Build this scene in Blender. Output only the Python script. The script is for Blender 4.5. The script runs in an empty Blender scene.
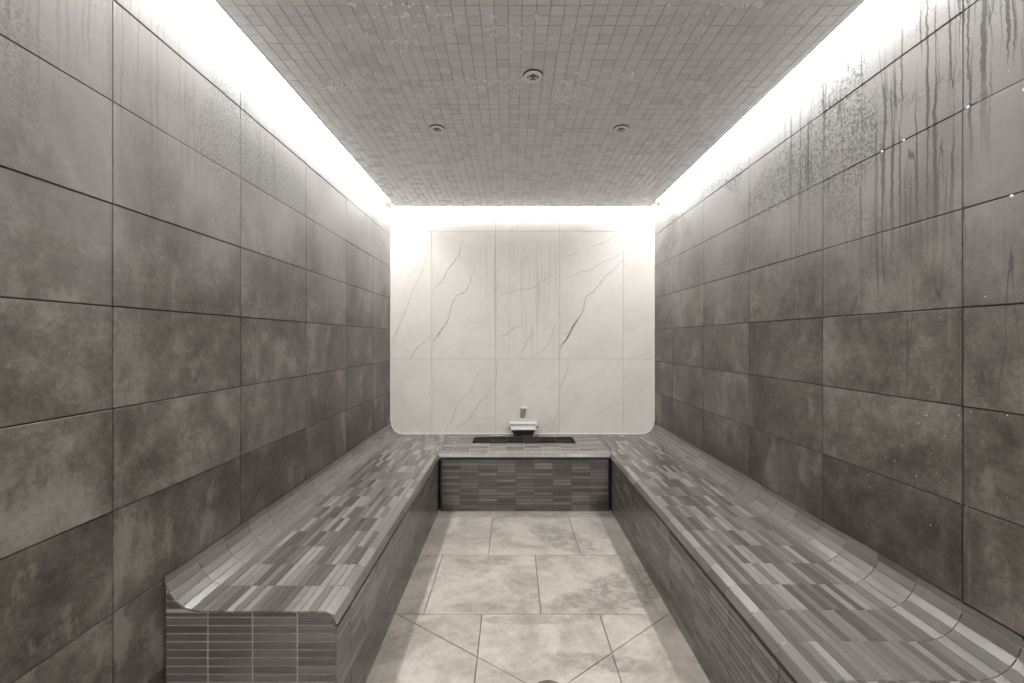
import bpy, math, random
from mathutils import Vector, noise as mnoise

random.seed(7)
S = bpy.context.scene
COL = S.collection

# ------------------------------------------------------------------ dimensions (metres)
F, HX, HY, EYE = 430.0, 512.0, 339.5, 1.42
XL, XR, YB, YF = -1.19, 1.395, 4.205, -0.50      # room planes (tile faces)
ZC, ZTOP = 2.693, 2.90                            # dropped ceiling face, cove roof
AL, AR = -0.593, 0.807                            # aisle edges (bench faces)
SEAT, RC, RN = 0.494, 0.120, 0.045                # seat height, cove radius, nosing radius
YLEDGE = 3.54                                     # front face of the far ledge
YEND = 1.466                                      # near end of the left bench
PX0, PX1, PY1 = -1.122, 1.332, 4.125              # dropped ceiling panel edges
CXM = 0.107                                       # room centre line

# ------------------------------------------------------------------ helpers
class MB:
    """collects quads / tiles, builds ONE mesh object"""
    def __init__(s):
        s.v, s.f, s.m, s.t, s.vein = [], [], [], [], {}
    def face(s, pts, mat=0, t=0.5):
        i = len(s.v); s.v += [tuple(p) for p in pts]
        s.f.append(tuple(range(i, i + len(pts)))); s.m.append(mat); s.t.append(t)
    def raw(s, verts, faces, mat=0, t=0.5):
        i = len(s.v); s.v += [tuple(p) for p in verts]
        for f in faces:
            s.f.append(tuple(i + k for k in f)); s.m.append(mat); s.t.append(t)
    def box(s, a, b, mat=0, t=0.5):
        (x0, y0, z0), (x1, y1, z1) = a, b
        s.raw([(x0,y0,z0),(x1,y0,z0),(x1,y1,z0),(x0,y1,z0),(x0,y0,z1),(x1,y0,z1),(x1,y1,z1),(x0,y1,z1)],
              [(0,3,2,1),(4,5,6,7),(0,1,5,4),(1,2,6,5),(2,3,7,6),(3,0,4,7)], mat, t)
    def prism(s, prof, ax, a, b, mat=0, t=0.5):
        """prof: list of 2-D points; extruded along axis ax ('x' or 'y') from a to b"""
        n = len(prof)
        P = (lambda p, q: (p[0], q, p[1])) if ax == 'y' else (lambda p, q: (q, p[0], p[1]))
        vs = [P(p, a) for p in prof] + [P(p, b) for p in prof]
        fs = [(i, (i+1) % n, n + (i+1) % n, n + i) for i in range(n)] + [tuple(range(n))[::-1], tuple(range(n, 2*n))]
        s.raw(vs, fs, mat, t)
    def tile(s, p00, p10, p11, p01, gap=0.002, th=0.004, bev=0.0008, mat=0, t=None, lip=0.0):
        """a chamfered slab on the quad p00,p10,p11,p01 (counter-clockwise seen from outside); its face is th above the quad"""
        a, b, c, d = map(Vector, (p00, p10, p11, p01))
        n = ((c - a).cross(d - b)).normalized()
        lu = max(((b - a).length + (c - d).length) / 2, 1e-6); lv = max(((d - a).length + (c - b).length) / 2, 1e-6)
        def at(u, v, h):
            return (a*(1-u)*(1-v) + b*u*(1-v) + c*u*v + d*(1-u)*v) + n*h
        def ring(g, h):
            eu, ev = min(g/lu, .48), min(g/lv, .48)
            return [at(eu, ev, h), at(1-eu, ev, h), at(1-eu, 1-ev, h), at(eu, 1-ev, h)]
        g = gap/2
        tl = random.uniform(-lip, lip)
        vs = ring(g, 0) + ring(g, th + tl - bev) + ring(g + bev, th + tl)
        fs = [(8,9,10,11)]
        for k in range(4):
            j = (k+1) % 4
            fs += [(k, j, 4+j, 4+k), (4+k, 4+j, 8+j, 8+k)]
        s.raw(vs, fs, mat, random.random() if t is None else t)
    def lathe(s, prof, c, axis=(0,0,1), n=32, mat=0, cap=True):
        ax = Vector(axis).normalized(); e = ax.orthogonal().normalized(); g = ax.cross(e); c = Vector(c)
        vs = []
        for r, h in prof:
            for k in range(n):
                w = 2*math.pi*k/n
                vs.append(c + ax*h + (e*math.cos(w) + g*math.sin(w))*r)
        fs = []
        for i in range(len(prof)-1):
            for k in range(n):
                j = (k+1) % n
                fs.append((i*n+k, i*n+j, (i+1)*n+j, (i+1)*n+k))
        if cap:
            fs.append(tuple(range(n))[::-1]); fs.append(tuple((len(prof)-1)*n + k for k in range(n)))
        s.raw(vs, fs, mat)
    def build(s, name, mats, parent=None, smooth=False, loc=None):
        me = bpy.data.meshes.new(name)
        off = Vector(loc) if loc is not None else Vector((0,0,0))
        me.from_pydata([tuple(Vector(p) - off) for p in s.v], [], s.f)
        for m in (mats if isinstance(mats, (list, tuple)) else [mats]): me.materials.append(m)
        me.polygons.foreach_set('material_index', s.m)
        at = me.attributes.new('tile', 'FLOAT', 'FACE'); at.data.foreach_set('value', s.t)
        if s.vein:
            av = me.attributes.new('vein', 'FLOAT', 'POINT')
            av.data.foreach_set('value', [s.vein.get(i, 0.0) for i in range(len(s.v))])
        if smooth: me.polygons.foreach_set('use_smooth', [True]*len(me.polygons))
        me.update()
        o = bpy.data.objects.new(name, me); COL.objects.link(o)
        if parent is not None:
            o.parent = parent
            o.location = off - parent.location
        else:
            o.location = off
        return o

def thing(name, label, cat, loc=(0,0,0), group=None):
    o = bpy.data.objects.new(name, None); COL.objects.link(o); o.location = loc
    o.empty_display_size = 0.1
    o['label'] = label; o['category'] = cat
    if group: o['group'] = group
    bpy.context.view_layer.update()
    return o
def tag(o, label, cat, group=None, kind=None):
    o['label'] = label; o['category'] = cat
    if group: o['group'] = group
    if kind: o['kind'] = kind
    return o
def struct(o, label, cat):
    o['kind'] = 'structure'; o['label'] = label; o['category'] = cat
    return o
def part(mb, name, mats, parent, smooth=False):
    return mb.build(name, mats, parent, smooth, loc=parent.location)

# ------------------------------------------------------------------ node helper
class NT:
    def __init__(s, name):
        s.mat = bpy.data.materials.new(name); s.mat.use_nodes = True
        s.nt = s.mat.node_tree; s.N = s.nt.nodes; s.L = s.nt.links
        s.bsdf = s.N['Principled BSDF']
        g = s.N.new('ShaderNodeNewGeometry'); s.P = g.outputs['Position']; s.nrm = g.outputs['Normal']
    def put(s, inp, v):
        if isinstance(v, bpy.types.NodeSocket): s.L.new(v, inp)
        elif v is not None:
            if hasattr(inp, 'default_value'):
                try: inp.default_value = v
                except Exception: inp.default_value = (*v, 1.0) if len(v) == 3 else v
    def attr(s, name):
        n = s.N.new('ShaderNodeAttribute'); n.attribute_name = name; return n.outputs['Fac']
    def m(s, op, a, b=None, c=None, clamp=False):
        n = s.N.new('ShaderNodeMath'); n.operation = op; n.use_clamp = clamp
        s.put(n.inputs[0], a); s.put(n.inputs[1], b)
        if c is not None: s.put(n.inputs[2], c)
        return n.outputs[0]
    def vm(s, op, a, b=None):
        n = s.N.new('ShaderNodeVectorMath'); n.operation = op
        s.put(n.inputs[0], a)
        if b is not None: s.put(n.inputs[1], b)
        return n.outputs[0]
    def xyz(s, v=None):
        n = s.N.new('ShaderNodeSeparateXYZ'); s.put(n.inputs[0], v or s.P); return n.outputs
    def comb(s, x, y, z):
        n = s.N.new('ShaderNodeCombineXYZ')
        for i, q in enumerate((x, y, z)): s.put(n.inputs[i], q)
        return n.outputs[0]
    def noise(s, vec, scale, detail=4, rough=0.55, dist=0.0):
        n = s.N.new('ShaderNodeTexNoise'); s.put(n.inputs['Vector'], vec)
        n.inputs['Scale'].default_value = scale; n.inputs['Detail'].default_value = detail
        n.inputs['Roughness'].default_value = rough; n.inputs['Distortion'].default_value = dist
        return n.outputs['Fac']
    def voro(s, vec, scale, feat='F1', rnd=1.0):
        n = s.N.new('ShaderNodeTexVoronoi'); n.feature = feat; s.put(n.inputs['Vector'], vec)
        n.inputs['Scale'].default_value = scale; n.inputs['Randomness'].default_value = rnd
        return n.outputs['Distance']
    def smooth(s, v, a, b, lo=0.0, hi=1.0):
        n = s.N.new('ShaderNodeMapRange'); n.interpolation_type = 'SMOOTHSTEP'
        s.put(n.inputs[0], v); n.inputs[1].default_value = a; n.inputs[2].default_value = b
        n.inputs[3].default_value = lo; n.inputs[4].default_value = hi
        return n.outputs[0]
    def lin(s, v, a, b, lo=0.0, hi=1.0):
        n = s.N.new('ShaderNodeMapRange'); s.put(n.inputs[0], v)
        for i, q in enumerate((a, b, lo, hi)): n.inputs[i+1].default_value = q
        return n.outputs[0]
    def mix(s, f, a, b, blend='MIX'):
        n = s.N.new('ShaderNodeMix'); n.data_type = 'RGBA'; n.blend_type = blend
        s.put(n.inputs[0], f)
        for k, q in ((6, a), (7, b)):
            if isinstance(q, (tuple, list)): q = (*q, 1.0)
            s.put(n.inputs[k], q)
        return n.outputs[2]
    def ramp(s, v, stops):
        n = s.N.new('ShaderNodeValToRGB'); s.put(n.inputs[0], v); e = n.color_ramp.elements
        while len(e) < len(stops): e.new(0.5)
        for k, (p, c) in enumerate(stops):
            e[k].position = p; e[k].color = (*c, 1.0)
        return n.outputs[0]
    def bump(s, h, strength=0.2, dist=0.002):
        n = s.N.new('ShaderNodeBump'); n.inputs['Strength'].default_value = strength
        n.inputs['Distance'].default_value = dist; s.put(n.inputs['Height'], h)
        s.L.new(n.outputs[0], s.bsdf.inputs['Normal'])
    def out(s, color=None, rough=None, metal=None, spec=None, **kw):
        if color is not None: s.put(s.bsdf.inputs['Base Color'], (*color, 1.0) if isinstance(color, tuple) else color)
        if rough is not None: s.put(s.bsdf.inputs['Roughness'], rough)
        if metal is not None: s.put(s.bsdf.inputs['Metallic'], metal)
        if spec is not None: s.put(s.bsdf.inputs['Specular IOR Level'], spec)
        for k, v in kw.items(): s.put(s.bsdf.inputs[k], v)
        return s.mat

# ------------------------------------------------------------------ materials
def mat_wall_tile(name, side):
    n = NT(name); t = n.attr('tile')
    x, y, z = n.xyz()
    off = n.comb(0.0, n.m('MULTIPLY', t, 61.0), n.m('MULTIPLY', t, 23.0))
    q = n.vm('ADD', n.P, off)
    big = n.noise(q, 2.6, 5, 0.62, 0.4)
    med = n.noise(q, 9.0, 7, 0.68)
    fine = n.noise(q, 70.0, 4, 0.7)
    v = n.m('ADD', n.m('ADD', n.m('MULTIPLY', big, 0.60), n.m('MULTIPLY', med, 0.52)), n.m('MULTIPLY', fine, 0.30))
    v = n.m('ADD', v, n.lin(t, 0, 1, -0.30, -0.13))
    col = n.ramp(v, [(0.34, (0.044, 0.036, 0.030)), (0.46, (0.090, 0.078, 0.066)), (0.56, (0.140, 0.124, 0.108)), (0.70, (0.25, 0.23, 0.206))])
    # mineral haze: paler worn patches with ragged lower edges
    rag = n.noise(n.comb(n.m('MULTIPLY', y, 9.0), n.m('MULTIPLY', z, 3.2), n.m('MULTIPLY', t, 40.0)), 1.0, 8, 0.72)
    pale = n.smooth(n.m('MULTIPLY', rag, n.lin(big, 0.35, 0.65, 0.65, 1.25)), 0.56, 0.66)
    col = n.mix(n.m('MULTIPLY', pale, 0.45), col, (0.24, 0.22, 0.195))
    # condensation frosting on the upper courses, paled further for cove light; dark trickles
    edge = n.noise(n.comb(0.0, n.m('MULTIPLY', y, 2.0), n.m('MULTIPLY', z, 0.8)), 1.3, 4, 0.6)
    mist_glow = n.smooth(n.m('ADD', z, n.m('MULTIPLY', n.m('SUBTRACT', edge, 0.5), 0.9)), 1.50, 2.36)
    col = n.mix(n.m('MULTIPLY', mist_glow, 0.80), col, (0.535, 0.523, 0.503))
    speck = n.smooth(n.noise(n.P, 95.0, 2, 0.8), 0.46, 0.58)
    spot = n.smooth(n.noise(n.comb(0.0, n.m('MULTIPLY', y, 1.7), n.m('MULTIPLY', z, 2.6)), 1.0, 3, 0.5, 0.6), 0.46, 0.60)
    col = n.mix(n.m('MULTIPLY', n.m('MULTIPLY', speck, spot), n.m('MULTIPLY', mist_glow, 0.75 if side == 'right' else 0.42)), col, (0.085, 0.09, 0.093))
    # trickles
    wob = n.m('ADD', n.m('MULTIPLY', n.m('SUBTRACT', n.noise(n.comb(n.m('MULTIPLY', y, 9.0), 0.0, n.m('MULTIPLY', z, 9.0)), 1.0, 2, 0.5), 0.5), 0.018),
              n.m('MULTIPLY', n.m('SUBTRACT', n.noise(n.comb(n.m('MULTIPLY', y, 30.0), 5.0, n.m('MULTIPLY', z, 55.0)), 1.0, 2, 0.6), 0.5), 0.011))
    ys = n.m('ADD', y, wob)
    st = n.noise(n.comb(n.m('MULTIPLY', ys, 78.0), 3.3, n.m('MULTIPLY', z, 1.7)), 1.0, 2, 0.5)
    st = n.smooth(st, 0.54, 0.62)
    st2 = n.noise(n.comb(n.m('MULTIPLY', ys, 17.0), 8.1, n.m('MULTIPLY', z, 0.7)), 1.0, 1, 0.5)
    st2 = n.smooth(n.m('ABSOLUTE', n.m('SUBTRACT', st2, 0.56)), 0.002, 0.011, 1.0, 0.0)
    if side == 'right':
        reg = n.m('MULTIPLY', n.smooth(y, 2.75, 1.9), n.smooth(z, 1.55, 2.05))
        reg2 = n.m('MULTIPLY', n.smooth(y, 2.5, 1.7), n.smooth(z, 0.95, 1.5))
        amt, amt2 = 0.72, 0.72
    else:
        reg = n.m('MULTIPLY', n.smooth(y, 2.9, 2.2), n.smooth(z, 1.85, 2.2))
        reg2 = n.m('MULTIPLY', n.smooth(y, 2.9, 2.0), n.smooth(z, 1.6, 2.1))
        amt, amt2 = 0.18, 0.12
    grp = n.smooth(n.noise(n.comb(n.m('MULTIPLY', y, 3.1), 0.7, n.m('MULTIPLY', z, 1.0)), 1.0, 2, 0.5), 0.44, 0.56)
    drip = n.m('MULTIPLY', n.m('MULTIPLY', st, grp), n.m('MULTIPLY', reg, amt))
    drip2 = n.m('MULTIPLY', n.m('MULTIPLY', st2, reg2), amt2)
    drip = n.m('MAXIMUM', drip, drip2)
    col = n.mix(drip, col, (0.048, 0.045, 0.042))
    # pale runs (dried water marks)
    pr = n.smooth(n.noise(n.comb(n.m('MULTIPLY', y, 30.0), 21.0, n.m('MULTIPLY', z, 1.6)), 1.0, 2, 0.5), 0.64, 0.72)
    col = n.mix(n.m('MULTIPLY', pr, 0.20), col, (0.30, 0.285, 0.26))
    rg = n.lin(n.m('ADD', n.m('MULTIPLY', med, 0.7), n.m('MULTIPLY', fine, 0.3)), 0.35, 0.65, 0.34, 0.56)
    n.bump(n.m('ADD', n.m('MULTIPLY', fine, 0.4), med), 0.12, 0.004)
    return n.out(col, rg, spec=0.45)

def mat_grout(name, c, r=0.8):
    n = NT(name); f = n.noise(n.P, 60, 3, 0.6)
    return n.out(n.mix(f, tuple(q*0.75 for q in c), tuple(min(q*1.25, 1) for q in c)), r)

def mat_finger(name, long_axis):
    """thin stone finger tiles; grain runs along the long side"""
    n = NT(name); t = n.attr('tile'); x, y, z = n.xyz()
    k = {'x': (5, 60, 60), 'y': (60, 5, 60)}[long_axis]
    q = n.comb(n.m('ADD', n.m('MULTIPLY', x, k[0]), n.m('MULTIPLY', t, 91.0)), n.m('MULTIPLY', y, k[1]), n.m('MULTIPLY', z, k[2]))
    g = n.noise(q, 1.0, 5, 0.65); g2 = n.noise(n.vm('ADD', n.P, n.comb(n.m('MULTIPLY', t, 9.0), 0.0, 0.0)), 22.0, 6, 0.7)
    v = n.m('ADD', n.m('MULTIPLY', t, 0.76), n.m('ADD', n.m('MULTIPLY', g, 0.22), n.m('MULTIPLY', g2, 0.12)))
    col = n.ramp(v, [(0.12, (0.046, 0.042, 0.038)), (0.45, (0.104, 0.096, 0.087)), (0.72, (0.185, 0.172, 0.157)), (0.92, (0.32, 0.303, 0.283))])
    return n.out(col, n.lin(t, 0.0, 1.0, 0.25, 0.20), spec=0.9)

def mat_marble():
    n = NT('white_marble'); vein = n.attr('vein'); t = n.attr('tile'); x, y, z = n.xyz()
    q = n.vm('ADD', n.P, n.comb(n.m('MULTIPLY', t, 17.0), 0.0, 0.0))
    c = n.noise(q, 2.2, 5, 0.55, 0.5); c2 = n.noise(q, 16, 6, 0.7)
    col = n.ramp(n.m('ADD', n.m('MULTIPLY', c, 0.7), n.m('MULTIPLY', c2, 0.3)), [(0.30, (0.68, 0.645, 0.605)), (0.55, (0.77, 0.735, 0.695)), (0.8, (0.82, 0.79, 0.755))])
    run = n.noise(n.comb(n.m('MULTIPLY', x, 34.0), 0.0, n.m('MULTIPLY', z, 0.9)), 1.0, 2, 0.5)
    reg = n.m('MULTIPLY', n.m('MULTIPLY', n.smooth(x, -0.45, 0.0), n.smooth(x, 0.75, 0.25)), n.m('MULTIPLY', n.smooth(z, 1.05, 1.6), n.smooth(z, 2.5, 2.2)))
    run = n.m('MULTIPLY', n.smooth(run, 0.48, 0.66), reg)
    col = n.mix(n.m('MULTIPLY', run, 0.30), col, (0.42, 0.395, 0.365))
    br = n.smooth(n.noise(n.P, 34, 4, 0.7), 0.30, 0.58)
    f = n.m('MULTIPLY', n.smooth(vein, 0.15, 0.95), n.m('MULTIPLY', br, 0.85))
    col = n.mix(f, col, (0.20, 0.183, 0.165))
    return n.out(col, n.lin(c2, 0.3, 0.7, 0.26, 0.40), spec=0.4)

def mat_floor():
    n = NT('cream_stone_floor'); t = n.attr('tile'); x, y, z = n.xyz()
    q = n.vm('ADD', n.P, n.comb(n.m('MULTIPLY', t, 31.0), n.m('MULTIPLY', t, 13.0), 0.0))
    c = n.noise(q, 3.0, 6, 0.62, 0.8); c2 = n.noise(q, 17, 8, 0.72, 0.3); f = n.noise(q, 110, 3, 0.7)
    col = n.ramp(n.m('ADD', n.m('ADD', n.m('MULTIPLY', c, 0.62), n.m('MULTIPLY', c2, 0.30)), n.m('MULTIPLY', f, 0.08)),
                 [(0.37, (0.27, 0.243, 0.212)), (0.46, (0.385, 0.35, 0.31)), (0.57, (0.525, 0.482, 0.432))])
    # darker mineral patches with ragged edges, placed on particular tiles
    rag = n.m('MULTIPLY', n.m('SUBTRACT', n.noise(n.P, 9.0, 8, 0.74, 0.2), 0.5), 0.50)
    def patch(cx, cy, ang, w, h, sharp=0.05):
        ca, sa = math.cos(ang), math.sin(ang)
        dx = n.m('SUBTRACT', x, cx); dy = n.m('SUBTRACT', y, cy)
        u = n.m('ADD', n.m('MULTIPLY', dx, ca/w), n.m('MULTIPLY', dy, sa/w))
        v = n.m('ADD', n.m('MULTIPLY', dx, -sa/h), n.m('MULTIPLY', dy, ca/h))
        d = n.m('SQRT', n.m('ADD', n.m('MULTIPLY', u, u), n.m('MULTIPLY', v, v)))
        return n.smooth(n.m('ADD', n.m('ADD', d, n.m('MULTIPLY', rag, 2.4)), n.m('MULTIPLY', n.smooth(v, 0.5, -1.0), 0.35)), 0.70, 1.06, 1.0, 0.0)
    dens = n.smooth(c2, 0.36, 0.60, 0.12, 1.0)
    m = None
    for cx, cy, a, w, h, k in [(0.66, 2.42, 0.60, 0.46, 0.22, 1.0), (0.36, 2.33, 0.4, 0.22, 0.09, 1.0), (0.34, 3.04, -0.75, 0.34, 0.19, 0.9),
                              (-0.18, 2.27, 0.0, 0.20, 0.06, 0.8), (0.40, 1.88, -0.15, 0.28, 0.07, 0.9), (0.10, 2.17, 0.0, 0.30, 0.05, 0.7),
                              (-0.48, 2.02, 0.9, 0.22, 0.13, 0.8), (-0.30, 3.10, 0.5, 0.22, 0.10, 0.35)]:
        p = n.m('MULTIPLY', patch(cx, cy, a, w, h), k)
        m = p if m is None else n.m('MAXIMUM', m, p)
    col = n.mix(n.m('MULTIPLY', n.m('MULTIPLY', m, dens), 0.95), col, (0.235, 0.212, 0.188))
    lv = n.smooth(n.m('ABSOLUTE', n.m('SUBTRACT', n.noise(q, 2.1, 3, 0.5, 1.2), 0.5)), 0.0, 0.02, 1.0, 0.0)
    col = n.mix(n.m('MULTIPLY', lv, 0.10), col, (0.78, 0.75, 0.70))
    n.bump(c2, 0.06, 0.003)
    return n.out(col, n.lin(c2, 0.3, 0.7, 0.34, 0.5), spec=0.4)

def mat_mosaic():
    n = NT('ceiling_mosaic'); t = n.attr('tile')
    c = n.noise(n.vm('ADD', n.P, n.comb(n.m('MULTIPLY', t, 7.0), 0.0, 0.0)), 16, 5, 0.65)
    v = n.m('ADD', n.m('MULTIPLY', t, 0.30), n.m('MULTIPLY', c, 0.70))
    col = n.ramp(v, [(0.15, (0.72, 0.723, 0.725)), (0.5, (0.75, 0.753, 0.755)), (0.85, (0.78, 0.783, 0.785))])
    return n.out(col, n.lin(t, 0, 1, 0.22, 0.42), spec=0.45)

def plain(name, c, r, metal=0.0, spec=0.5, **kw):
    n = NT(name); f = n.noise(n.P, 45, 3, 0.5)
    return n.out(n.mix(f, tuple(q*0.92 for q in c), tuple(min(1, q*1.06) for q in c)), r, metal, spec, **kw)

M = {
    'wall_l': mat_wall_tile('concrete_look_tile_left', 'left'),
    'wall_r': mat_wall_tile('concrete_look_tile_right', 'right'),
    'wall_grout': mat_grout('dark_wall_grout', (0.030, 0.027, 0.024)),
    'finger_x': mat_finger('finger_tile_across', 'x'),
    'finger_y': mat_finger('finger_tile_along', 'y'),
    'bench_grout': mat_grout('grey_bench_grout', (0.34, 0.325, 0.305)),
    'riser_grout': mat_grout('dark_riser_grout', (0.035, 0.033, 0.030)),
    'dark_grout': mat_grout('blackened_grout', (0.03, 0.027, 0.024)),
    'marble': mat_marble(), 'marble_grout': mat_grout('marble_grout', (0.52, 0.49, 0.46)),
    'floor': mat_floor(), 'floor_grout': mat_grout('floor_grout', (0.20, 0.175, 0.15)),
    'mosaic': mat_mosaic(), 'mosaic_grout': mat_grout('mosaic_grout', (0.40, 0.40, 0.395)),
    'plaster': plain('white_cove_paint', (0.78, 0.77, 0.75), 0.7),
    'chrome': plain('brushed_chrome', (0.62, 0.60, 0.57), 0.22, 1.0),
    'steel_dark': plain('dark_bronze_metal', (0.16, 0.14, 0.12), 0.32, 0.8),
    'white_metal': plain('white_enamel_trim', (0.92, 0.92, 0.91), 0.3),
    'satin': plain('satin_steel', (0.66, 0.64, 0.61), 0.45, 0.35), 'sensor_grey': plain('grey_sensor_body', (0.30, 0.28, 0.26), 0.4, 0.2),
    'shadow_ring': plain('dark_shadow_ring', (0.05, 0.05, 0.05), 0.6),
    'lens': plain('grey_lamp_glass', (0.10, 0.10, 0.10), 0.12),
    'reflector': plain('satin_reflector', (0.60, 0.59, 0.57), 0.28, 0.9),
    'bead': plain('white_halo_line', (0.80, 0.78, 0.75), 0.4),
}
nw = NT('water_bead'); M['water'] = nw.out((1.0, 1.0, 1.0), 0.08, spec=1.0)  # opaque white stands in for light glinting in clear drops
LED_POWER = 48.0
nl = NT('led_tape'); nl.out((0.9, 0.9, 0.9), 0.5)
nl.put(nl.bsdf.inputs['Emission Color'], (1.0, 0.995, 0.985, 1.0)); nl.bsdf.inputs['Emission Strength'].default_value = LED_POWER
M['led'] = nl.mat
M['led_dim'] = nl.mat.copy(); M['led_dim'].name = 'led_tape_dimmed'
M['led_dim'].node_tree.nodes['Principled BSDF'].inputs['Emission Strength'].default_value = LED_POWER*0.26

def frange(a, b, step):
    out = []; v = a
    while v < b - 1e-6: out.append(v); v += step
    return out
def joints(ref, step, lo, hi):
    """joint positions ref + k*step clipped into [lo, hi], ends included"""
    k0 = math.ceil((lo - ref)/step + 1e-6); js = [lo]; k = k0
    while ref + k*step < hi - 0.004:
        if ref + k*step > lo + 0.004: js.append(ref + k*step)
        k += 1
    return js + [hi]

# ------------------------------------------------------------------ the room
TH = 0.006
# side walls: stacked 0.6 x 0.3 m concrete-look tiles
def side_wall(name, x, sgn, yref, ystep, mat, label):
    mb = MB()
    xb = x - sgn*TH                                   # tiles stand on this plane; their faces reach x
    a, b = sorted((xb, xb - sgn*0.08))
    mb.box((a, YF, 0), (b, YB + 0.06, ZTOP), 1)
    zs = joints(0.602, 0.3056, 0.0, ZTOP); ys = joints(yref, ystep, YF, YB)
    for i in range(len(ys)-1):
        for j in range(len(zs)-1):
            y0, y1, z0, z1 = ys[i], ys[i+1], zs[j], zs[j+1]
            q = [(xb,y0,z0),(xb,y1,z0),(xb,y1,z1),(xb,y0,z1)]
            if sgn < 0: q = [q[1], q[0], q[3], q[2]]
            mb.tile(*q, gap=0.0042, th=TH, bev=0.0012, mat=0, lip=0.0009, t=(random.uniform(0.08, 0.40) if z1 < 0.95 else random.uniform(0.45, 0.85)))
    return struct(mb.build(name, [mat, M['wall_grout']]), label, 'wall')
side_wall('wall_left', XL, 1, 1.283, 0.6015, M['wall_l'], 'left wall of large mottled grey brown concrete look tiles')
side_wall('wall_right', XR, -1, 1.332, 0.5988, M['wall_r'], 'right wall of grey brown tiles streaked with dark water trickles')

# front wall behind the viewer
mb = MB()
mb.box((XL, YF-0.08, 0), (XR, YF-TH, ZTOP), 1)
xs = joints(CXM-0.3, 0.6, XL, XR); zs = joints(0.602, 0.3056, 0, ZTOP)
for i in range(len(xs)-1):
    for j in range(len(zs)-1):
        mb.tile((xs[i+1],YF-TH,zs[j]), (xs[i],YF-TH,zs[j]), (xs[i],YF-TH,zs[j+1]), (xs[i+1],YF-TH,zs[j+1]), 0.0042, TH, 0.0012, 0)
struct(mb.build('wall_front', [M['marble'], M['marble_grout']]), 'tiled wall behind the viewer at the near end', 'wall')

# back wall: tall white marble slabs with dark veins
mb = MB()
mb.box((XL, YB+TH, 0), (XR, YB+0.08, ZTOP), 1)
xs = joints(-0.160, 0.6235, XL, XR); zs = [0.0, 1.231, 2.478, ZTOP]
for i in range(len(xs)-1):
    for j in range(len(zs)-1):
        mb.tile((xs[i],YB+TH,zs[j]), (xs[i+1],YB+TH,zs[j]), (xs[i+1],YB+TH,zs[j+1]), (xs[i],YB+TH,zs[j+1]), 0.0045, TH, 0.0007, 0)
K = 140/797
V = {  # vein polylines read off the marble: origin of the view they were read in, points, half width (mm)
 'a': ((385,200), [([(310,128),(275,182)],3), ([(262,240),(240,310),(210,415),(160,510),(140,575),(112,640),(92,690),(60,770),(35,830)],4),
      ([(448,228),(430,260),(420,318),(385,362),(355,400),(335,445),(310,478),(285,495),(272,535)],7),
      ([(508,392),(494,430),(488,465),(460,520),(410,545),(385,580),(375,620),(362,675),(345,700),(310,760),(272,802)],7),
      ([(60,285),(36,315)],3), ([(120,246),(180,232),(188,268)],2.5), ([(655,535),(720,525),(775,503)],4), ([(770,130),(700,185)],2.5)]),
 'b': ((520,200), [([(600,182),(555,195),(500,232),(440,255),(385,276)],4), ([(355,288),(300,308),(235,330)],4),
      ([(620,278),(575,302),(535,332),(480,350),(440,370),(405,398),(350,410),(290,435),(230,450)],4.5),
      ([(583,347),(530,402),(490,430),(455,478),(420,520),(376,552),(368,590),(355,645),(325,685),(292,745),(265,790),(225,840)],7),
      ([(210,403),(170,438),(120,470),(80,498),(40,506),(0,510)],5), ([(112,478),(106,565)],5), ([(345,140),(290,185)],2.5)]),
 'c': ((385,320), [([(355,8),(310,70),(272,118)],7.5), ([(268,88),(220,130),(180,160),(160,190),(146,222)],5.5), ([(418,125),(350,165),(315,200)],2.5),
      ([(520,35),(480,70)],2.5), ([(95,5),(60,80),(35,150)],3), ([(790,30),(730,48),(690,80),(650,95)],5), ([(797,160),(745,210)],4),
      ([(537,292),(515,350),(480,410),(420,470),(395,520),(380,570),(343,635)],5), ([(640,225),(632,340),(622,385)],5),
      ([(605,410),(540,465),(515,510),(490,545),(465,575),(400,620)],6.5), ([(660,540),(590,562),(500,556)],3), ([(790,375),(720,415),(640,445)],3),
      ([(270,395),(248,440)],2.5)]),
 'd': ((520,320), [([(83,38),(62,90),(35,130),(20,165),(0,185)],4), ([(205,20),(180,85),(165,130),(150,155),(105,190),(70,222)],5),
      ([(330,0),(298,40),(290,70),(270,100),(240,135),(225,158)],8), ([(285,75),(250,78),(230,65)],4), ([(755,160),(730,185),(680,205),(615,222)],4),
      ([(286,225),(265,300),(240,355),(225,400)],5), ([(520,250),(420,320),(370,345),(335,395)],3), ([(220,340),(160,395)],3), ([(135,340),(60,370),(0,385)],3),
      ([(222,512),(200,560),(172,638)],4.5), ([(595,465),(550,480),(490,505),(440,545),(380,555),(330,570)],3.5), ([(770,378),(720,382),(665,415),(605,445)],3), ([(275,530),(225,580)],3)]),
}
rv = random.Random(3)
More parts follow.
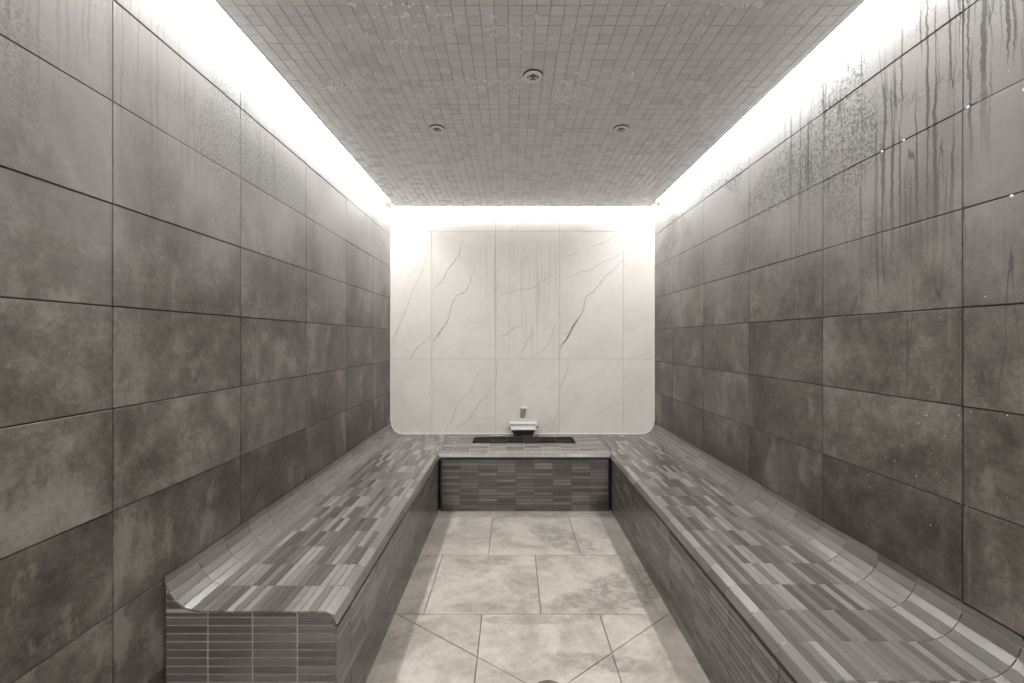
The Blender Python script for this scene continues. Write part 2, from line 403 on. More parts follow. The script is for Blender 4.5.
for (ox, oy), lines in V.values():
    for pts, hw in lines:
        w = [Vector(((ox + px*K - HX)*YB/F, YB - 0.0004, EYE - (oy + py*K - HY)*YB/F)) for px, py in pts]
        fine = []
        for a, b in zip(w, w[1:]):
            L = (b - a).length; k = max(2, int(L/0.03))
            fine += [a.lerp(b, q/k) for q in range(k)]
        fine.append(w[-1])
        fine = [p + Vector((rv.uniform(-.003,.003), 0, rv.uniform(-.003,.003))) for p in fine]
        i0 = len(mb.v); nn = len(fine)
        for q, p in enumerate(fine):
            d = (fine[min(q+1, nn-1)] - fine[max(q-1, 0)]).normalized(); s = Vector((d.z, 0, -d.x))
            h = (hw*0.55 + 2.6)*0.001*(0.45 + 0.75*math.sin(math.pi*min(max(q/(nn-1), .06), .94)))*rv.uniform(.75, 1.2)
            st = min(1.0, 0.45 + hw*0.085)
            for off, val in ((-h, 0.0), (0, st), (h, 0.0)):
                mb.vein[len(mb.v)] = val; mb.v.append(tuple(p + s*off))
        for q in range(nn-1):
            for k in (0, 1):
                f = (i0+q*3+k, i0+q*3+k+1, i0+q*3+k+4, i0+q*3+k+3)
                p0, p1, p2 = (Vector(mb.v[f[j]]) for j in range(3))
                if (p1-p0).cross(p2-p1).y > 0: f = f[::-1]
                mb.f.append(f); mb.m.append(0); mb.t.append(0.5)
struct(mb.build('wall_back', [M['marble'], M['marble_grout']]), 'white marble slab wall with dark diagonal veins at the far end', 'wall')

# floor: 0.6 m cream stone tiles in running bond, cut diagonally towards the drain
mb = MB()
ZF = -0.008
mb.box((XL-0.05, YF-0.05, -0.12), (XR+0.05, YB+0.05, ZF), 1)
DRX, DRY, DRR = 0.150, 1.715, 0.076
def clip(poly, a, b, c):
    """keep a*x + b*y >= c"""
    out = []
    for i in range(len(poly)):
        p, q = poly[i], poly[(i+1) % len(poly)]
        dp, dq = a*p[0]+b*p[1]-c, a*q[0]+b*q[1]-c
        if dp >= 0: out.append(p)
        if dp*dq < 0:
            t = dp/(dp-dq); out.append((p[0]+(q[0]-p[0])*t, p[1]+(q[1]-p[1])*t))
    return out
def shrink(poly, g):
    for i in range(len(poly)):
        pass
    res = poly[:]
    n = len(poly)
    for i in range(n):
        p, q = poly[i], poly[(i+1) % n]
        dx, dy = q[0]-p[0], q[1]-p[1]; L = math.hypot(dx, dy)
        if L < 1e-5: continue
        nx, ny = -dy/L, dx/L                          # inward for CCW
        res = clip(res, nx, ny, nx*p[0]+ny*p[1]+g)
        if len(res) < 3: return []
    return res
def floor_slab(poly, t):
    poly = [p for i, p in enumerate(poly) if math.hypot(p[0]-poly[i-1][0], p[1]-poly[i-1][1]) > 1e-4]
    if len(poly) < 3: return
    p0 = shrink(poly, 0.0021); p1 = shrink(poly, 0.0033)
    if len(p0) < 3 or len(p1) < 3: return
    # side skirt and chamfer share the same number of corners for convex cuts
    if len(p0) == len(p1):
        n = len(p0)
        vs = [(x,y,ZF) for x,y in p0] + [(x,y,-0.0010) for x,y in p0] + [(x,y,0.0) for x,y in p1]
        fs = [tuple(2*n+k for k in range(n))]
        for k in range(n):
            j = (k+1) % n
            fs += [(k,j,n+j,n+k), (n+k,n+j,2*n+j,2*n+k)]
        mb.raw(vs, fs, 0, t)
    else:
        mb.face([(x,y,0.0) for x,y in p1], 0, t)
ys = joints(2.224, 0.6085, YF, YB)
# diagonals run from the bench corners at y=2.224 (and mirrored below) to the drain
dl = [((AL, 2.224), (DRX, DRY)), ((AR, 2.224), (DRX, DRY)), ((AL, 1.206), (DRX, DRY)), ((AR, 1.206), (DRX, DRY))]
def line(p, q):
    a, b = -(q[1]-p[1]), (q[0]-p[0]); L = math.hypot(a, b); a, b = a/L, b/L
    return a, b, a*p[0]+b*p[1]
for r in range(len(ys)-1):
    y0, y1 = ys[r], ys[r+1]
    k = round((y1 - 2.224)/0.6085)
    ref = -0.457 if k % 2 else -0.155
    xs = joints(ref, 0.608, XL, XR)
    for i in range(len(xs)-1):
        t = random.random()
        rect = [(xs[i],y0),(xs[i+1],y0),(xs[i+1],y1),(xs[i],y1)]
        if y1 <= 2.23 and y0 >= 1.2:
            # four triangular falls around the drain
            la = line(dl[0][0], dl[0][1]); lb = line(dl[1][0], dl[1][1]); lc = line(dl[2][0], dl[2][1]); ld = line(dl[3][0], dl[3][1])
            def side(l, pt): return 1 if l[0]*pt[0]+l[1]*pt[1]-l[2] >= 0 else -1
            pieces = [rect]
            tests = [((CXM, 2.2), (la, lb)), ((CXM, 1.25), (lc, ld)), ((AL+0.1, 1.715), (la, lc)), ((AR-0.1, 1.715), (lb, ld))]
            for pt, ls in tests:
                poly = rect
                for l in ls:
                    s = side(l, pt); poly = clip(poly, s*l[0], s*l[1], s*l[2])
                    if len(poly) < 3: break
                if len(poly) >= 3: floor_slab(poly, t)
        else:
            floor_slab(rect, t)
struct(mb.build('floor', [M['floor'], M['floor_grout']]), 'cream stone tile floor between the benches', 'floor')

# dropped ceiling: square mosaic on a panel held clear of the walls
mb = MB()
TC = 0.004
mb.box((PX0, YF, ZC+TC), (PX1, PY1, ZC+0.055), 1)
xs = joints(-0.0152, 0.0545, PX0, PX1); ys = joints(1.639, 0.0530, YF, PY1)
holes = [(0.101, 2.07), (-0.451, 2.588), (0.656, 2.588)]
for i in range(len(xs)-1):
    for j in range(len(ys)-1):
        if ys[j] < 0.9 and False: continue
        z = ZC + TC
        mb.tile((xs[i],ys[j+1],z), (xs[i+1],ys[j+1],z), (xs[i+1],ys[j],z), (xs[i],ys[j],z), 0.0028, TC, 0.0006, 0, lip=0.0005)
struct(mb.build('ceiling', [M['mosaic'], M['mosaic_grout']]), 'dropped ceiling of small grey square mosaic tiles', 'ceiling')
mb = MB(); mb.box((XL-0.08, YF-0.08, ZTOP), (XR+0.08, YB+0.08, ZTOP+0.08))
struct(mb.build('trim_1', M['plaster']), 'white plaster soffit above the light cove', 'trim')

# LED tapes hidden above the panel edge
def led(a, b, label, mat='led', lit=None):
    """diffuser under a slim metal channel; lit = far end of the glowing length"""
    o = thing('light_strip', label, 'light', ((a[0]+b[0])/2, (a[1]+b[1])/2, a[2]), 'cove light strips')
    mb = MB(); mb.box(a, (b[0], lit or b[1], b[2])); part(mb, 'diffuser', M[mat], o)
    mb = MB(); mb.box((a[0], a[1], b[2]+0.0003), (b[0], b[1], b[2]+0.010)); part(mb, 'channel', M['white_metal'], o)
zl = ZC + 0.006
led((XL+0.001, YF+0.002, zl), (PX0-0.0005, YB-0.001, zl+0.012), 'white light strip in the cove along the left wall', 'led', YB-0.22)
led((PX1+0.0005, YF+0.002, zl), (XR-0.001, YB-0.001, zl+0.012), 'white light strip in the cove along the right wall', 'led', YB-0.22)
led((PX0, PY1+0.001, zl-0.002), (PX1, YB-0.001, zl+0.010), 'white light strip in the cove above the marble wall', 'led_dim')
led((PX0, YF+0.001, ZC-0.018), (PX1, YF+0.075, ZC-0.0102), 'added unseen light strip brightening the room from the near end')  # added lamp behind the viewer, lifts the ceiling and near surfaces

# added pale line for the bright halo round the marble, following the bench coves
mb = MB()
def halo_path(x, sgn):
    pts = [(x + sgn*0.004, ZC+0.1), (x + sgn*0.004, SEAT+RC)]
    for k in range(1, 9):
        w = math.pi/2*k/8
        pts.append((x + sgn*(RC - (RC-0.004)*math.cos(w)), SEAT+RC - (RC-0.004)*math.sin(w)))
    return pts
path = halo_path(XL, 1) + [(px, pz) for px, pz in reversed(halo_path(XR, -1))]
hw = 0.006
def ring_at(i):
    p = Vector((path[i][0], path[i][1])); a = Vector(path[max(i-1,0)]); b = Vector(path[min(i+1,len(path)-1)])
    d = (b-a).normalized(); s = Vector((d.y, -d.x)) * hw
    return [(p.x - s.x, YB-0.0005, p.y - s.y), (p.x - s.x*.5, YB-0.004, p.y - s.y*.5), (p.x + s.x*.5, YB-0.004, p.y + s.y*.5), (p.x + s.x, YB-0.0005, p.y + s.y)]
R = [ring_at(i) for i in range(len(path))]
for i in range(len(R)-1):
    for k in range(3):
        mb.face([R[i][k], R[i+1][k], R[i+1][k+1], R[i][k+1]])
struct(mb.build('trim_2', M['bead']), 'thin white line added as a bright halo round the marble wall', 'trim')

# ------------------------------------------------------------------ benches
TT = 0.005                                            # finger tile thickness above the core
NC, NN = 6, 2
def bench(side, y0, y1, label, end=False, jref=YEND, cap=None):
    """side: -1 left wall, +1 right wall"""
    xw = XL + 0.0065 if side < 0 else XR - 0.0065
    xa = AL if side < 0 else AR
    X = lambda d: xw - side*d                          # d = distance from the wall
    W = abs(xa - xw)
    root = thing('tiled_bench', label, 'bench', (X(W/2), (y0+y1)/2, 0.0), 'tiled heated benches')
    # profile (distance from the wall, height), wall to aisle
    cove = [(RC - RC*math.cos(math.pi/2*k/NC), SEAT+RC - RC*math.sin(math.pi/2*k/NC)) for k in range(NC+1)]
    OV = 0.012                                         # the nosing stands a little proud of the face
    nose = [(W-RN + RN*math.sin(math.pi/2*k/NN), SEAT-RN + RN*math.cos(math.pi/2*k/NN)) for k in range(NN+1)]
    # core, set back by the tile thickness
    def inset(pts, e, centre_cove=None):
        return pts
    c_in = [(RC - (RC+TT-0.0016)*math.cos(math.pi/2*k/12), SEAT+RC - (RC+TT-0.0016)*math.sin(math.pi/2*k/12)) for k in range(13)]
    c_in = [(max(d, 0.0005), z) for d, z in c_in]
    n_in = [(W-RN + (RN-TT+0.0012)*math.sin(math.pi/2*k/6), SEAT-RN + (RN-TT+0.0012)*math.cos(math.pi/2*k/6)) for k in range(7)]
    prof = c_in + n_in + [(W-OV-0.0042, SEAT-RN-0.004), (W-OV-0.0042, 0.0), (0.0005, 0.0)]
    pr = [(X(d), z) for d, z in prof]
    mb = MB(); ya = y0 + (0.004 if end else 0.0)
    npr = len(pr); dark = set(range(npr-4, npr)) | {19, 20}
    if side > 0: mb.prism(pr, 'y', ya, y1)
    else:
        mb.prism(pr[::-1], 'y', ya, y1); dark = {(npr-2-i) % npr for i in dark}
    for i in dark: mb.m[i] = 1
    core = part(mb, 'core', [M['bench_grout'], M['riser_grout']], root)
    js = joints(jref, 0.1535, y0, y1)
    def strip(mb, p, q, ya, yb, th=TT, **kw):
        """tile between profile points p (nearer wall) and q, pushed back by th so that its face is on p-q"""
        P, Q = Vector((X(p[0]), 0, p[1])), Vector((X(q[0]), 0, q[1]))
        if side < 0: c = [P, Q, Q, P]; yy = [ya, ya, yb, yb]
        else:        c = [Q, P, P, Q]; yy = [ya, ya, yb, yb]
        c = [Vector((v.x, yq, v.z)) for v, yq in zip(c, yy)]
        n = ((c[2]-c[0]).cross(c[3]-c[1])).normalized()
        mb.tile(*[v - n*th for v in c], th=th, **kw)
    # seat
    mb = MB(); nl = 15; d0, d1 = RC, W-RN
    for r in range(len(js)-1):
        for k in range(nl):
            a, b = d0 + (d1-d0)*k/nl, d0 + (d1-d0)*(k+1)/nl
            ya, yb = js[r], js[r+1]
            strip(mb, (a, SEAT), (b, SEAT), ya, yb, gap=0.0030, bev=0.0007, lip=0.0005, t=random.uniform(0.2, 0.92))
    part(mb, 'seat', M['finger_y'], root)
    # curved upstand
    mb = MB()
    for r in range(len(js)-1):
        for k in range(NC):
            strip(mb, cove[k], cove[k+1], js[r], js[r+1], gap=0.0026, bev=0.0006, lip=0.0002, t=random.uniform(0.30, 0.62))
    part(mb, 'curved_upstand', M['finger_y'], root)
    # rounded front edge, mitred into the far ledge
    mb = MB()
    yl = YLEDGE
    for r in range(len(js)-1):
        if js[r] >= yl + RN - 0.002: break
        for k in range(NN):
            p, q = nose[k], nose[k+1]
            ya, yb = js[r], js[r+1]
            ep, eq = yl + (W - p[0]), yl + (W - q[0])        # mitre line
            P, Q = Vector((X(p[0]), 0, p[1])), Vector((X(q[0]), 0, q[1]))
            yp, yq = (min(yb, ep), min(yb, eq))
            if yp <= ya + .002 or yq <= ya + .002: continue
            A, B = Vector((P.x, ya, P.z)), Vector((Q.x, ya, Q.z)); C, D = Vector((Q.x, yq, Q.z)), Vector((P.x, yp, P.z))
            c = [A, B, C, D] if side < 0 else [B, A, D, C]
            n = ((c[2]-c[0]).cross(c[3]-c[1])).normalized()
            mb.tile(*[v - n*TT for v in c], th=TT, gap=0.0020, bev=0.0007, t=random.uniform(0.55, 0.85))  # edge tiles paled to carry the highlight along the nosing
    part(mb, 'front_edge', M['finger_y'], root)
    mb = MB(); da = abs(xa - xw)
    for k in range(NN):
        d1, z1 = RN - RN*math.sin(math.pi/2*k/NN), SEAT-RN + RN*math.cos(math.pi/2*k/NN)
        d0, z0 = RN - RN*math.sin(math.pi/2*(k+1)/NN), SEAT-RN + RN*math.cos(math.pi/2*(k+1)/NN)
        q = [(xa + side*d0, YLEDGE+d0, z0), (xa, YLEDGE+d0, z0), (xa, YLEDGE+d1, z1), (xa + side*d1, YLEDGE+d1, z1)]
        if d0 < 1e-4: q = q[1:]
        mb.face(q if side < 0 else q[::-1], 0, 0.5)
    jc = joints(jref, 0.1535, YLEDGE+RN, y1)
    for r in range(len(jc)-1):
        for k in range(2):
            a, b = W-RN + RN*k/2, W-RN + RN*(k+1)/2
            strip(mb, (a, SEAT), (b, SEAT), jc[r], jc[r+1], gap=0.0030, bev=0.0007, lip=0.0005, t=random.uniform(0.2, 0.92))
    part(mb, 'corner', M['finger_y'], root)
    # face towards the aisle: stacked columns of finger tiles
    mb = MB(); ztop = SEAT - RN - 0.030; nz = 16
    xf = X(W - OV - 0.0042)
    yl2 = min(y1, YLEDGE + 0.003)
    jf = joints(jref, 0.1535, y0, yl2)
    for r in range(len(jf)-1):
        for k in range(nz):
            z0, z1 = ztop*k/nz, ztop*(k+1)/nz
            q = [(xf, jf[r], z0), (xf, jf[r+1], z0), (xf, jf[r+1], z1), (xf, jf[r], z1)]
            if side > 0: q = [q[1], q[0], q[3], q[2]]
            mb.tile(*q, gap=0.0034, th=0.0040, bev=0.0006, lip=0.0004, t=random.uniform(0.05, 0.62))  # darker range than the seat: shade on this face put into tile tone
    part(mb, 'front_face', M['finger_y'], root)
    # end face
    if end:
        mb = MB()
        cols = [0.0, 0.145, 0.297, 0.450, W-0.003]
        ye = y0 + 0.0040
        rows = [k*0.0277 for k in range(24)]
        def dmin(z, c):       # nearest distance from the wall at which the profile stands above z
            return c
        def dmax_cove(z):     # the upstand limits rows above the seat
            if z <= SEAT - TT: return W
            zz = min(z, SEAT+RC); h = SEAT + RC - zz
            return max(0.0, RC - math.sqrt(max((RC+TT)**2 - h*h, 0)))
        def dmax_nose(z):
            if z <= SEAT-RN: return W-0.003
            h = z - (SEAT-RN); return W-RN + math.sqrt(max((RN-TT)**2 - h*h, 0))
        for k in range(len(rows)-1):
            z0, z1 = rows[k], rows[k+1]
            if z0 < SEAT - TT - 0.004:
                z1 = min(z1, SEAT-TT)
                for c in range(4):
                    a, b = cols[c], cols[c+1]
                    b0, b1 = (min(b, dmax_nose(z0)), min(b, dmax_nose(z1))) if c == 3 else (b, b)
                    mb.tile((X(a), ye, z0), (X(b0), ye, z0), (X(b1), ye, z1), (X(a), ye, z1), gap=0.0054, th=0.0030, bev=0.0006, lip=0.0003, t=random.uniform(0.0, 0.42))  # same tile toned down for the shaded end
            else:
                b0, b1 = dmax_cove(z0), dmax_cove(z1)
                if b0 < 0.012: break
                b1 = max(b1, 0.004)
                mb.tile((X(0.001), ye, z0), (X(b0), ye, z0), (X(b1), ye, z1), (X(0.001), ye, z1), gap=0.0054, th=0.0030, bev=0.0006, t=random.uniform(0.0, 0.42))
        part(mb, 'end_face', M['finger_x'], root)
    return root
bench(-1, YEND, YB-0.001, 'grey tiled bench along the left wall with an exposed near end', end=True, jref=YEND)
bench(+1, YF+0.002, YB-0.001, 'grey tiled bench running the full length of the right wall', jref=1.168)

# ------------------------------------------------------------------ far ledge with the foot basin
BX0, BX1, BY0, BY1, BD = -0.356, 0.572, 3.838, 4.104, 0.20
root = thing('tiled_ledge', 'low grey tiled ledge below the marble wall joining both benches', 'ledge', (CXM, (YLEDGE+YB)/2, 0.0))
OV = 0.012
x0, x1 = AL, AR
mb = MB()
zt = SEAT - TT + 0.0016
yf = YLEDGE + OV + 0.0042
mb.box((AL+0.001, yf, 0), (AR-0.001, BY0-0.012, SEAT-RN-0.004), 1)      # front block
xa_, xb_ = AL+0.001, AR-0.001
hx0, hx1, hy0, hy1 = BX0-0.0055, BX1+0.0055, BY0-0.0055, BY1+0.0055
zc = SEAT-RN-0.004
for a, b in (((xa_, YLEDGE+RN, zc), (xb_, hy0, zt)), ((xa_, hy0, zc), (hx0, hy1, zt)), ((hx1, hy0, zc), (xb_, hy1, zt)), ((xa_, hy1, zc), (xb_, YB-0.001, zt))):
    mb.box(a, b, 0)
mb.prism([(YLEDGE+RN, SEAT-RN-0.004)] + [(YLEDGE+RN - (RN-TT+0.0012)*math.cos(math.pi/2*k/6), SEAT-RN + (RN-TT+0.0012)*math.sin(math.pi/2*k/6)) for k in range(7)], 'x', AL+0.001, AR-0.001)
part(mb, 'core', [M['bench_grout'], M['riser_grout']], root)
mb = MB()
def hquad(mb, xa, xb, ya, yb, z, th=TT, **kw):
    mb.tile((xa,ya,z-th), (xb,ya,z-th), (xb,yb,z-th), (xa,yb,z-th), th=th, **kw)
def field(mb, xa, xb, ya, yb):
    lanes = max(1, round((yb-ya)/0.0285)); jx = joints(CXM, 0.1535, xa, xb)
    for k in range(lanes):
        for i in range(len(jx)-1):
            hquad(mb, jx[i], jx[i+1], ya+(yb-ya)*k/lanes, ya+(yb-ya)*(k+1)/lanes, SEAT, gap=0.0030, bev=0.0007, lip=0.0005, t=random.uniform(0.2, 0.92))
field(mb, x0, x1, YLEDGE+RN, BY0); field(mb, x0, BX0, BY0, BY1); field(mb, BX1, x1, BY0, BY1); field(mb, x0, x1, BY1, YB-0.001)
part(mb, 'ledge_top', M['finger_x'], root)
mb = MB()
nose = [(RN - RN*math.sin(math.pi/2*k/NN), SEAT-RN + RN*math.cos(math.pi/2*k/NN)) for k in range(NN+1)]   # (distance behind the face, z)
jx = joints(CXM, 0.1535, x0, x1)
for i in range(len(jx)-1):
    for k in range(NN):
        (d0, z0), (d1, z1) = nose[k+1], nose[k]          # lower, upper
        def lim(v, d): return min(max(v, AL - d), AR + d)
        a0, b0, a1, b1 = lim(jx[i], d0), lim(jx[i+1], d0), lim(jx[i], d1), lim(jx[i+1], d1)
        if b1 - a1 < .003 or b0 - a0 < 0.003: continue
        c = [Vector((a0, YLEDGE+d0, z0)), Vector((b0, YLEDGE+d0, z0)), Vector((b1, YLEDGE+d1, z1)), Vector((a1, YLEDGE+d1, z1))]
        n = ((c[2]-c[0]).cross(c[3]-c[1])).normalized()
        mb.tile(*[v - n*TT for v in c], th=TT, gap=0.0012, bev=0.0007, t=(random.uniform(0.75, 0.92) if k == 0 else random.uniform(0.0, 0.12)))  # upper facet paled as a lit edge, lower one darkened as its underside
part(mb, 'front_edge', M['finger_x'], root)
mb = MB(); ztop = SEAT-RN-0.022; nz = 16; jx = joints(CXM-0.0768, 0.1535, AL+0.013, AR-0.013)
for i in range(len(jx)-1):
    for k in range(nz):
        z0, z1 = ztop*k/nz, ztop*(k+1)/nz
        mb.tile((jx[i],yf,z0), (jx[i+1],yf,z0), (jx[i+1],yf,z1), (jx[i],yf,z1), gap=0.0034, th=0.0040, bev=0.0006, lip=0.0004, t=random.uniform(0.05, 0.62))  # tones lowered for shade, as on the bench faces
part(mb, 'front_face', M['finger_x'], root)
# basin: a tiled trough sunk into the ledge
mb = MB(); zb = SEAT - BD
mb.box((BX0-0.03, BY0-0.011, zb-0.03), (BX1+0.03, BY1+0.03, zb), 1)
e = TT
mb.box((BX0-0.03, BY0-0.011, zb), (BX0-e, BY1+0.03, SEAT-RN-0.005), 1); mb.box((BX1+e, BY0-0.011, zb), (BX1+0.03, BY1+0.03, SEAT-RN-0.005), 1)
mb.box((BX0-e, BY0-0.011, zb), (BX1+e, BY0-e, SEAT-RN-0.005), 1); mb.box((BX0-e, BY1+e, zb), (BX1+e, BY1+0.03, SEAT-RN-0.005), 1)
jx = joints(CXM, 0.1535, BX0, BX1); rows = [zb + (SEAT-0.006-zb)*k/7 for k in range(8)]
for k in range(7):
    z0, z1 = rows[k], rows[k+1]
    for i in range(len(jx)-1):
        mb.tile((jx[i],BY1+e,z0), (jx[i+1],BY1+e,z0), (jx[i+1],BY1+e,z1), (jx[i],BY1+e,z1), th=e, gap=0.0022, bev=0.0006, t=random.uniform(0.0, 0.28))
        mb.tile((jx[i+1],BY0-e,z0), (jx[i],BY0-e,z0), (jx[i],BY0-e,z1), (jx[i+1],BY0-e,z1), th=e, gap=0.0022, bev=0.0006, t=random.uniform(0.0, 0.28))
    for ya, yb in ((BY0, (BY0+BY1)/2), ((BY0+BY1)/2, BY1)):
        mb.tile((BX0-e,ya,z0), (BX0-e,yb,z0), (BX0-e,yb,z1), (BX0-e,ya,z1), th=e, gap=0.0022, bev=0.0006, t=random.uniform(0.0, 0.28))
        mb.tile((BX1+e,yb,z0), (BX1+e,ya,z0), (BX1+e,ya,z1), (BX1+e,yb,z1), th=e, gap=0.0022, bev=0.0006, t=random.uniform(0.0, 0.28))
for i in range(len(jx)-1):
    for k in range(9):
        hquad(mb, jx[i], jx[i+1], BY0+(BY1-BY0)*k/9, BY0+(BY1-BY0)*(k+1)/9, zb+TT, gap=0.0022, bev=0.0006, t=random.uniform(0.0, 0.28))
part(mb, 'foot_basin', [M['finger_x'], M['riser_grout']], root)

# ------------------------------------------------------------------ water spout and sensor on the marble wall
sp = thing('water_spout', 'wide metal water spout on the ledge behind the basin slot', 'spout', (CXM+0.002, YB, SEAT))
cx = CXM + 0.002
def spx(h): return h*YB/F                              # pixels -> metres at the marble wall
mb = MB()                                              # flared dark body, narrow at its foot
wt, wb, dt, db = 0.118, 0.088, 0.112, 0.060
zt_, zb_ = SEAT+0.068, SEAT+0.001
vs = [(cx-wb, YB-db, zb_), (cx+wb, YB-db, zb_), (cx+wb, YB-0.001, zb_), (cx-wb, YB-0.001, zb_), (cx-wt, YB-dt, zt_), (cx+wt, YB-dt, zt_), (cx+wt, YB-0.001, zt_), (cx-wt, YB-0.001, zt_)]
mb.raw(vs, [(0,3,2,1),(4,5,6,7),(0,1,5,4),(1,2,6,5),(2,3,7,6),(3,0,4,7)])
part(mb, 'body', M['steel_dark'], sp)
mb = MB()                                              # shallow tray tipped towards the basin, with a thin front lip
z0 = zt_ + 0.0006
def tray(xa, xb, ya, yb, za, zb, h):
    vs = [(xa, ya, za), (xb, ya, za), (xb, yb, zb), (xa, yb, zb)]
    vs += [(p[0], p[1], p[2]+h) for p in vs]
    mb.raw(vs, [(0,3,2,1),(4,5,6,7),(0,1,5,4),(1,2,6,5),(2,3,7,6),(3,0,4,7)])
tray(cx-wt-.002, cx+wt+.002, YB-dt-.012, YB-0.001, z0, z0+0.018, 0.005)
for sx in (-1, 1):
    xa, xb = sorted((cx+sx*(wt+.002), cx+sx*(wt-.003)))
    tray(xa, xb, YB-dt-.012, YB-0.001, z0+.005, z0+0.023, 0.010)
part(mb, 'tray', M['satin'], sp)
mb = MB(); mb.box((cx-wt-.004, YB-dt-.018, z0-0.001), (cx+wt+.004, YB-dt-.0125, z0+0.010)); part(mb, 'front_lip', M['white_metal'], sp)
mb = MB(); mb.box((cx-wt-0.012, YB-0.026, z0+0.034), (cx+wt+0.012, YB-0.001, z0+0.052)); part(mb, 'back_plate', M['white_metal'], sp)
for s in (-1, 1):
    mb = MB()
    mb.lathe([(0.004,-0.012),(0.011,-0.010),(0.014,0.0),(0.011,0.010),(0.004,0.012)], (cx+s*(wt+0.013), YB-0.055, z0+0.016), (1,0,0), 16)
    part(mb, 'side_knob', M['chrome'], sp, True)

sn = thing('temperature_sensor', 'small grey tapered sensor on the marble wall above the spout', 'sensor', (0.108, YB, 0.70))
mb = MB(); cx = 0.112
zt_, zb_ = 0.750, 0.658
vs = []
for z, w, d in ((zb_, 0.014, 0.014), (zb_+0.014, 0.022, 0.026), (zt_, 0.030, 0.034)):
    k = (zt_-z)/0.09
    vs += [(cx-w-0.012*k, YB-d, z), (cx+w-0.012*k, YB-d, z), (cx+w-0.012*k, YB-0.001, z), (cx-w-0.012*k, YB-0.001, z)]
fs = [(0,3,2,1),(8,9,10,11)]
for r in (0, 4):
    for k in range(4):
        j = (k+1) % 4; fs.append((r+k, r+j, r+4+j, r+4+k))
mb.raw(vs, fs); part(mb, 'body', M['sensor_grey'], sn)
mb = MB(); mb.box((cx-0.024, YB-0.038, zt_+0.0005), (cx+0.032, YB-0.001, zt_+0.014)); part(mb, 'cap', M['white_metal'], sn)

# ------------------------------------------------------------------ floor drain
dr = thing('floor_drain', 'round metal drain where the diagonal floor cuts meet', 'drain', (DRX, DRY, 0.0))
mb = MB(); mb.lathe([(DRR-0.012,-0.004),(DRR-0.012,0.0035),(DRR-0.002,0.0035),(DRR,0.001),(DRR,-0.004)], (DRX,DRY,0), n=48, cap=False); part(mb, 'rim', M['steel_dark'], dr, True)
mb = MB(); mb.lathe([(DRR-0.0125,-0.003),(DRR-0.0125,0.0018),(DRR-0.016,0.0022),(0.012,0.0022),(0.002,0.0022)], (DRX,DRY,0), n=48)
for r in range(1, 5):
    for k in range(r*6):
        w = 2*math.pi*k/(r*6); mb.lathe([(0.0035,0.0021),(0.0034,0.0026)], (DRX+0.0125*r*math.cos(w), DRY+0.0125*r*math.sin(w), 0), n=10, mat=1)
part(mb, 'grate', [M['steel_dark'], M['dark_grout']], dr)

# ------------------------------------------------------------------ recessed ceiling fittings
def downlight(x, y, r, label, ribs):
    o = thing('recessed_downlight', label, 'light', (x, y, ZC), 'recessed ceiling fittings')
    mb = MB(); mb.lathe([(r*0.64,-0.004),(r*0.68,-0.0125),(r*0.84,-0.0150),(r*0.97,-0.0125),(r,-0.008),(r*0.97,-0.0062),(r*0.64,-0.0062)], (x,y,ZC), n=40, cap=False)
    part(mb, 'trim_ring', M['white_metal'], o, True)
    mb = MB(); mb.lathe([(r*0.60,-0.0060),(r*1.03,-0.0060),(r*1.08,-0.0005),(r*0.60,-0.0003)], (x,y,ZC), n=40, cap=False)
    part(mb, 'shadow_ring', M['shadow_ring'], o, True)  # dark ring drawn as the shadow round the trim ring
    mb = MB(); mb.lathe([(r*0.40,-0.0015),(r*0.66,-0.0065),(r*0.67,-0.0005),(r*0.40,0.0003)], (x,y,ZC), n=40, cap=False)
    part(mb, 'reflector', M['reflector'], o, True)
    mb = MB(); mb.lathe([(r*0.02,-0.0012),(r*0.36,-0.0012),(r*0.41,-0.0004),(r*0.41,0.0006)], (x,y,ZC), n=32)
    part(mb, 'lens', M['lens'], o)
    if ribs:
        for k in range(4):
            w = math.pi/4 + math.pi/2*k; c, s = math.cos(w), math.sin(w)
            mb = MB(); a, b, h = r*0.34, r*0.72, r*0.085
            P = lambda q, l, z: (x + c*q - s*l, y + s*q + c*l, ZC + z)
            vs = [P(a,-h,-.0025),P(b,-h,-.0075),P(b,h,-.0075),P(a,h,-.0025),P(a,-h,-.006),P(b,-h,-.0105),P(b,h,-.0105),P(a,h,-.006)]
            mb.raw(vs, [(0,3,2,1),(4,5,6,7),(0,1,5,4),(1,2,6,5),(2,3,7,6),(3,0,4,7)]); part(mb, 'rib', M['white_metal'], o)
    return o
downlight(0.101, 2.07, 0.045, 'round white ceiling fitting with ribs, nearest on the centre line', True)
downlight(-0.451, 2.588, 0.042, 'small round ceiling fitting farther back on the left side', False)
downlight(0.656, 2.588, 0.042, 'small round ceiling fitting farther back on the right side', False)

# ------------------------------------------------------------------ condensation
def drop_geo(mb, c, r, n, squash=0.55):
    """a hanging / clinging bead: squashed half sphere, n = outward direction"""
    n = Vector(n); e = n.orthogonal().normalized(); g = n.cross(e); c = Vector(c)
    vs = [c + n*r*squash]; rings = [(0.62, 0.78), (0.93, 0.38), (1.0, 0.0)]; k = 8
    for rr, h in rings:
        for j in range(k):
            w = 2*math.pi*j/k; vs.append(c + (e*math.cos(w) + g*math.sin(w))*r*rr + n*r*squash*h)
    fs = [(0, 1+j, 1+(j+1) % k) for j in range(k)]
    for q in range(2):
        for j in range(k):
            a, b = 1+q*k+j, 1+q*k+(j+1) % k
            fs.append((a, a+k, b+k, b))
    mb.raw(vs, fs)
rd = random.Random(11)
mb = MB()
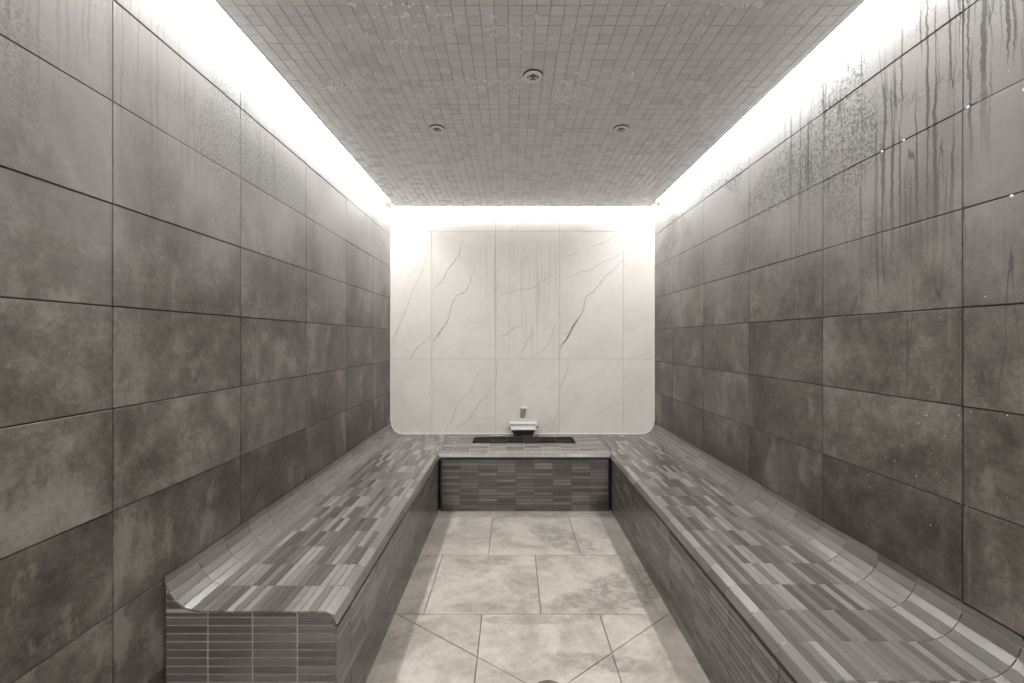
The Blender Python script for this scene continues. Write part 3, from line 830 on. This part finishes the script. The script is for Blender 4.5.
# clusters: photo-frame box on the ceiling plane, number of beads
for ax, bx, ay, by, cnt in [(350,450,4,60,170),(440,472,14,36,26),(480,501,14,54,34),(507,536,13,56,30),(305,350,8,46,22),(310,400,74,98,130),(380,545,76,98,90),
                        (460,545,69,98,130),(555,600,84,120,60),(378,472,99,126,90),(478,532,118,131,55),(345,385,104,126,45),(430,600,130,166,170),
                        (720,806,1,20,34),(640,735,4,52,30),(543,582,14,46,12),(558,735,70,98,210),(540,582,85,110,60),(640,668,94,110,26),(655,725,98,124,70),(600,700,108,150,80)]:
    cx, cy = (ax+bx)/2, (ay+by)/2
    for k in range(cnt):
        px = min(max(rd.gauss(cx, (bx-ax)*0.27), ax), bx); py = min(max(rd.gauss(cy, (by-ay)*0.27), ay), by)
        y = (ZC-EYE)*F/(HY-py); x = (px-HX)*y/F
        if rd.random() < 0.45: y = 1.639 + round((y-1.639)/0.053)*0.053 + rd.uniform(-.006,.006)
        if not (PX0+.03 < x < PX1-.03 and y < PY1-.1) or any((x-hx)**2 + (y-hy)**2 < 0.055**2 for hx, hy in holes): continue
        drop_geo(mb, (x, y, ZC+0.0004), rd.uniform(0.0044, 0.0076), (0,0,-1), 0.9)
tag(mb.build('ceiling_condensation', M['water'], smooth=True), 'clusters of tiny water beads hanging from the grey mosaic ceiling', 'condensation', kind='stuff')
mb = MB()
for y, z in [(1.62,2.128),(1.53,2.128),(1.315,2.13),(1.18,2.44),(1.165,2.33),(1.20,1.82),(1.17,2.10)]:
    drop_geo(mb, (XR-0.00095, y, z), 0.0050, (-1,0,0))
for k in range(90):
    y = rd.uniform(0.95, 2.6); z = rd.choice([rd.uniform(0.75,2.3), rd.uniform(.9,1.3)])
    drop_geo(mb, (XR-0.00095, y, z), rd.uniform(0.0008, 0.0019), (-1,0,0))
tag(mb.build('wall_condensation', M['water'], smooth=True), 'small water drops clinging to the streaked right wall', 'condensation', kind='stuff')

# ------------------------------------------------------------------ world, camera, view
w = bpy.data.worlds.new('room_world'); S.world = w; w.use_nodes = True
w.node_tree.nodes['Background'].inputs[0].default_value = (0.02, 0.02, 0.02, 1)
cam = bpy.data.cameras.new('camera'); co = bpy.data.objects.new('camera', cam); COL.objects.link(co)
co.location = (0, 0, EYE); co.rotation_euler = (math.pi/2, 0, 0)
cam.sensor_width = 36.0; cam.lens = 36.0*F/1024; cam.shift_y = -2.0/1024; cam.clip_start = 0.02
S.camera = co
S.cycles.max_bounces = 12; S.cycles.diffuse_bounces = 8
S.cycles.sample_clamp_indirect = 3.0
S.view_settings.view_transform = 'Standard'; S.view_settings.look = 'None'
S.view_settings.gamma = 1.0; S.view_settings.use_curve_mapping = False
S.view_settings.exposure = 0.30
